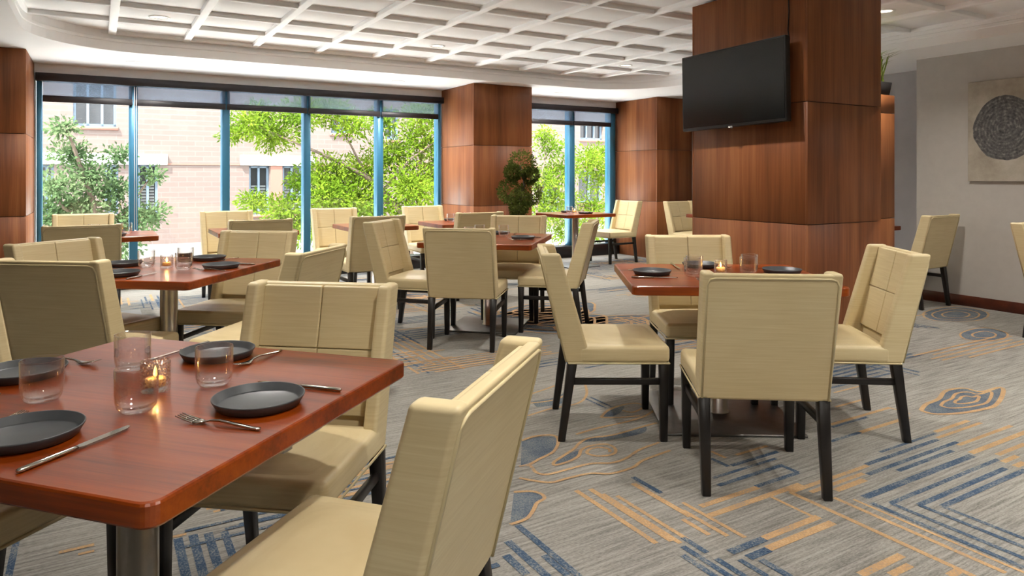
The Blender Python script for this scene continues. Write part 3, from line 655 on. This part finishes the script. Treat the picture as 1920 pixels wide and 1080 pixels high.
for c, r in (((.03, 0, 1.44), .175), ((-.13, .0, 1.09), .15), ((.13, .02, 1.06), .15), ((-.0, -.06, .96), .15), ((.14, 0, 1.30), .10), ((-.09, 0, 1.33), .10), ((-.02, .03, .86), .11)):
    m = MB(); leaves(m, c, r, 950, .036, rnd, .72); m.build('foliage_ball', M['leaf_dark'], tp)
gp = tag(empty('grass_planter', uv2w(6.0, 3.86, 2.031), R), 'tuft of green grass leaves in a planter on the wood partition', 'potted plant')
MB().hexa([(-.3, -.07, 0), (.3, -.07, 0), (.3, .07, 0), (-.3, .07, 0), (-.32, -.085, .12), (.32, -.085, .12), (.32, .085, .12), (-.32, .085, .12)], .004, 1).build('planter', M['pot'], gp)
m = MB()
for _ in range(230):
    x, y = rnd.uniform(-.28, .27), rnd.uniform(-.06, .06); a = rnd.uniform(0, 6.28); l = rnd.uniform(.18, .36); d = Vector((math.cos(a), math.sin(a), 0)); s = d.cross(Vector((0, 0, 1)))*.006
    p0 = Vector((x, y, .11)); p1 = p0+Vector((0, 0, l*.75))+d*l*.22; p2 = p0+Vector((0, 0, l*.85))+d*l*.62
    m.add([p0-s, p0+s, p1+s, p1-s, p2], [(0, 1, 2, 3), (3, 2, 4)])
m.build('grass_leaves', M['grass'], gp)
# ------------------------------------------------------------------ outside: building across the street and trees
struct(MB().box(-40, 50, VW+.35, 15.0, -.6, -.45).build('ground_bounce_terrace', M['concrete'], rot=R))  # near ground raised and whitened to bounce daylight up onto the ceiling
M['asphalt'] = plain('asphalt', (86, 84, 82), .9, scale=20)
struct(MB().box(-40, 50, 15.0, 60, -.7, -.55).build('ground_street', M['asphalt'], rot=R))
VF = 21.0
bld = tag(empty('brick_building', (0, 0, 0), R), 'pale pinkish brick building across the street', 'building')
wins = [(137, 150, 218, 237), (74, 309, 101, 402), (196, 309, 222, 402), (258, 308, 296, 402), (467, 311, 505, 402), (530, 311, 566, 402), (621, 200, 657, 250), (722, 205, 748, 262), (1088, 232, 1131, 262), (1010, 340, 1050, 400), (205, 478, 222, 520), (268, 478, 300, 520), (1085, 320, 1130, 380)]
rects = []
for x0, y0, x1, y1 in wins:
    a, zt = on_v(x0, VF, y0); b, _ = on_v(x1, VF, y0); rects.append((a, b, on_v((x0+x1)/2, VF, y1)[1], on_v((x0+x1)/2, VF, y0)[1]))
us = sorted(set([-14.0, 32.0]+[r[0] for r in rects]+[r[1] for r in rects])); wall = MB()
for a, b in zip(us, us[1:]):
    hol = sorted((r[2], r[3]) for r in rects if r[0] <= a+1e-6 and r[1] >= b-1e-6); z = -1.5
    for z0, z1 in hol:
        if z0 > z: wall.box(a, b, VF, VF+.4, z, z0)
        z = max(z, z1)
    wall.box(a, b, VF, VF+.4, z, 9.0)
wall.build('facade', M['brick'], bld)
for i, (a, b, z0, z1) in enumerate(rects):
    f = MB().box(a, a+.06, VF+.1, VF+.2, z0, z1).box(b-.06, b, VF+.1, VF+.2, z0, z1).box(a, b, VF+.1, VF+.2, z0, z0+.07).box(a, b, VF+.1, VF+.2, z1-.06, z1)
    nx = 3 if i in (0, 8) else 2
    for k in range(1, nx): f.box(a+(b-a)*k/nx-.03, a+(b-a)*k/nx+.03, VF+.1, VF+.19, z0, z1)
    f = f.build('window_frame', M['bframe'], bld)
    MB().box(a, b, VF+.17, VF+.19, z0, z1).build('pane', M['bpane'], f)
    if i in (1, 2, 3, 4, 5):
        for k in range(9):
            zz = z0+(z1-z0)*(.08+.06*k); MB().box(a+.08, b-.08, VF+.15, VF+.165, zz, zz+.05).build('blind_slat', M['bblind'], f)
    MB().box(a-.05, b+.05, VF-.04, VF+.12, z0-.09, z0, .01, 1).build('window_sill', M['redbrick'], bld)
for x0, x1, y0, y1 in ((66, 314, 289, 307), (450, 590, 294, 308)):
    a, zt = on_v(x0, VF, y0); b, _ = on_v(x1, VF, y0); zm = on_v((x0+x1)/2, VF, (y0+y1)/2)[1]
    MB().box(a, b, VF-.06, VF+.02, zm-.15, zm+.14, .01, 1).build('lintel', M['lintel'], bld)
a, b = on_v(507, VF), on_v(529, VF); z = rects[4]
MB().box(a, b, VF-.03, VF, z[2], z[3]).build('brick_pier', M['redbrick'], bld)
MB().box(-14, 32, VF-.02, VF, on_v(400, VF, 308.5)[1]-.02, on_v(400, VF, 308.5)[1]+.02).build('string_course', M['redbrick'], bld)
def tree(name, px, v, base_z, top, blobs, mat, nleaf, size, label, branches, narrow=.45, shell=.1, seed=1):
    rr = random.Random(seed); u = on_v(px, v); o = empty(name, uv2w(u, v, base_z), R); tag(o, label, 'tree', 'trees outside the windows')
    mk = lambda bx, by, dv=0: (on_v(bx, v)-u, dv, on_v(bx, v, by)[1]-base_z)
    t = MB()
    for br, r0, r1 in branches:
        pts = [mk(x, y, dv) for x, y, dv in br]; n = len(pts); t.tube(pts, [r0+(r1-r0)*i/(n-1) for i in range(n)], 7)
    t.build('trunk', M['bark'], o)
    m = MB(); tot = sum(b[2]**2 for b in blobs)
    for bx, by, r, dv in blobs:
        c = mk(bx, by, dv); rad = r/F*(uv2w(on_v(bx, v), v).y)
        leaves(m, c, rad, int(nleaf*r*r/tot), size, rr, shell, (1, 1, .72), narrow)
    f = m.build('foliage', M[mat], o); f['kind'] = 'stuff'
b1 = [(120, 240, 30, 0), (135, 290, 44, .2), (170, 330, 46, 0), (105, 350, 40, -.2), (150, 390, 60, .1), (215, 360, 44, .1), (240, 420, 52, 0), (120, 440, 50, 0), (285, 330, 26, .1), (280, 400, 36, 0), (205, 460, 60, .1), (90, 400, 34, 0), (225, 290, 30, 0)]
tree('street_tree', 195, 12.5, -1.5, 0, b1, 'leaf_grey', 9000, .075, 'grey green bushy tree outside the leftmost window bay', [([(195, 640, 0), (190, 480, 0), (175, 380, 0), (140, 280, 0), (122, 235, 0)], .07, .012), ([(190, 470, 0), (235, 400, .1), (285, 330, .1)], .04, .01), ([(185, 430, 0), (120, 390, -.1), (92, 350, -.1)], .035, .01)], .5, .1, 2)
b2 = [(470, 230, 44, 0), (520, 250, 50, .3), (440, 250, 26, .2), (560, 215, 46, 0), (620, 205, 44, .2), (660, 235, 40, 0), (620, 330, 62, .2), (600, 370, 56, -.3), (690, 330, 60, .3), (660, 380, 60, 0), (740, 290, 56, .2), (790, 260, 52, 0), (760, 350, 66, -.2), (810, 340, 54, .2), (720, 225, 36, .1), (790, 215, 44, 0), (700, 400, 60, .3), (780, 400, 60, 0), (480, 380, 32, .3), (530, 395, 44, 0), (560, 340, 26, 0), (495, 205, 26, .2), (640, 420, 60, 0), (840, 300, 60, 0), (560, 430, 46, 0)]
tree('locust_tree', 760, 13.2, -1.5, 0, b2, 'leaf_bright', 34000, .095, 'bright green locust tree spreading outside the middle windows', [([(770, 640, 0), (770, 480, 0), (755, 400, 0), (700, 340, 0), (640, 305, 0), (560, 270, 0), (490, 240, 0)], .09, .01), ([(755, 400, 0), (790, 320, .1), (800, 240, .1)], .05, .01), ([(745, 385, 0), (660, 365, .2), (590, 372, .2), (500, 385, .2)], .04, .01), ([(720, 355, 0), (760, 300, -.2), (825, 255, -.2)], .03, .008), ([(690, 335, 0), (660, 270, .1), (625, 215, .1)], .03, .008)], .32, .15, 4)
b3 = [(1030, 275, 34, 0), (1060, 320, 44, .2), (1020, 340, 40, 0), (1100, 300, 40, -.1), (1130, 330, 46, 0), (1050, 375, 46, .1), (1110, 390, 48, 0), (1020, 400, 36, 0), (1130, 290, 34, .1), (1060, 430, 44, 0), (1120, 440, 40, .2), (1020, 250, 22, 0)]
tree('locust_tree', 1010, 13.6, -1.5, 0, b3, 'leaf_bright', 11000, .095, 'bright green tree outside the right window', [([(1010, 560, 0), (1005, 420, 0), (1010, 360, 0), (1025, 280, 0)], .07, .012), ([(1008, 340, 0), (1040, 350, .1), (1090, 385, .1), (1135, 400, .1)], .035, .01), ([(1008, 360, 0), (1060, 320, 0), (1110, 300, 0)], .03, .008)], .32, .15, 6)
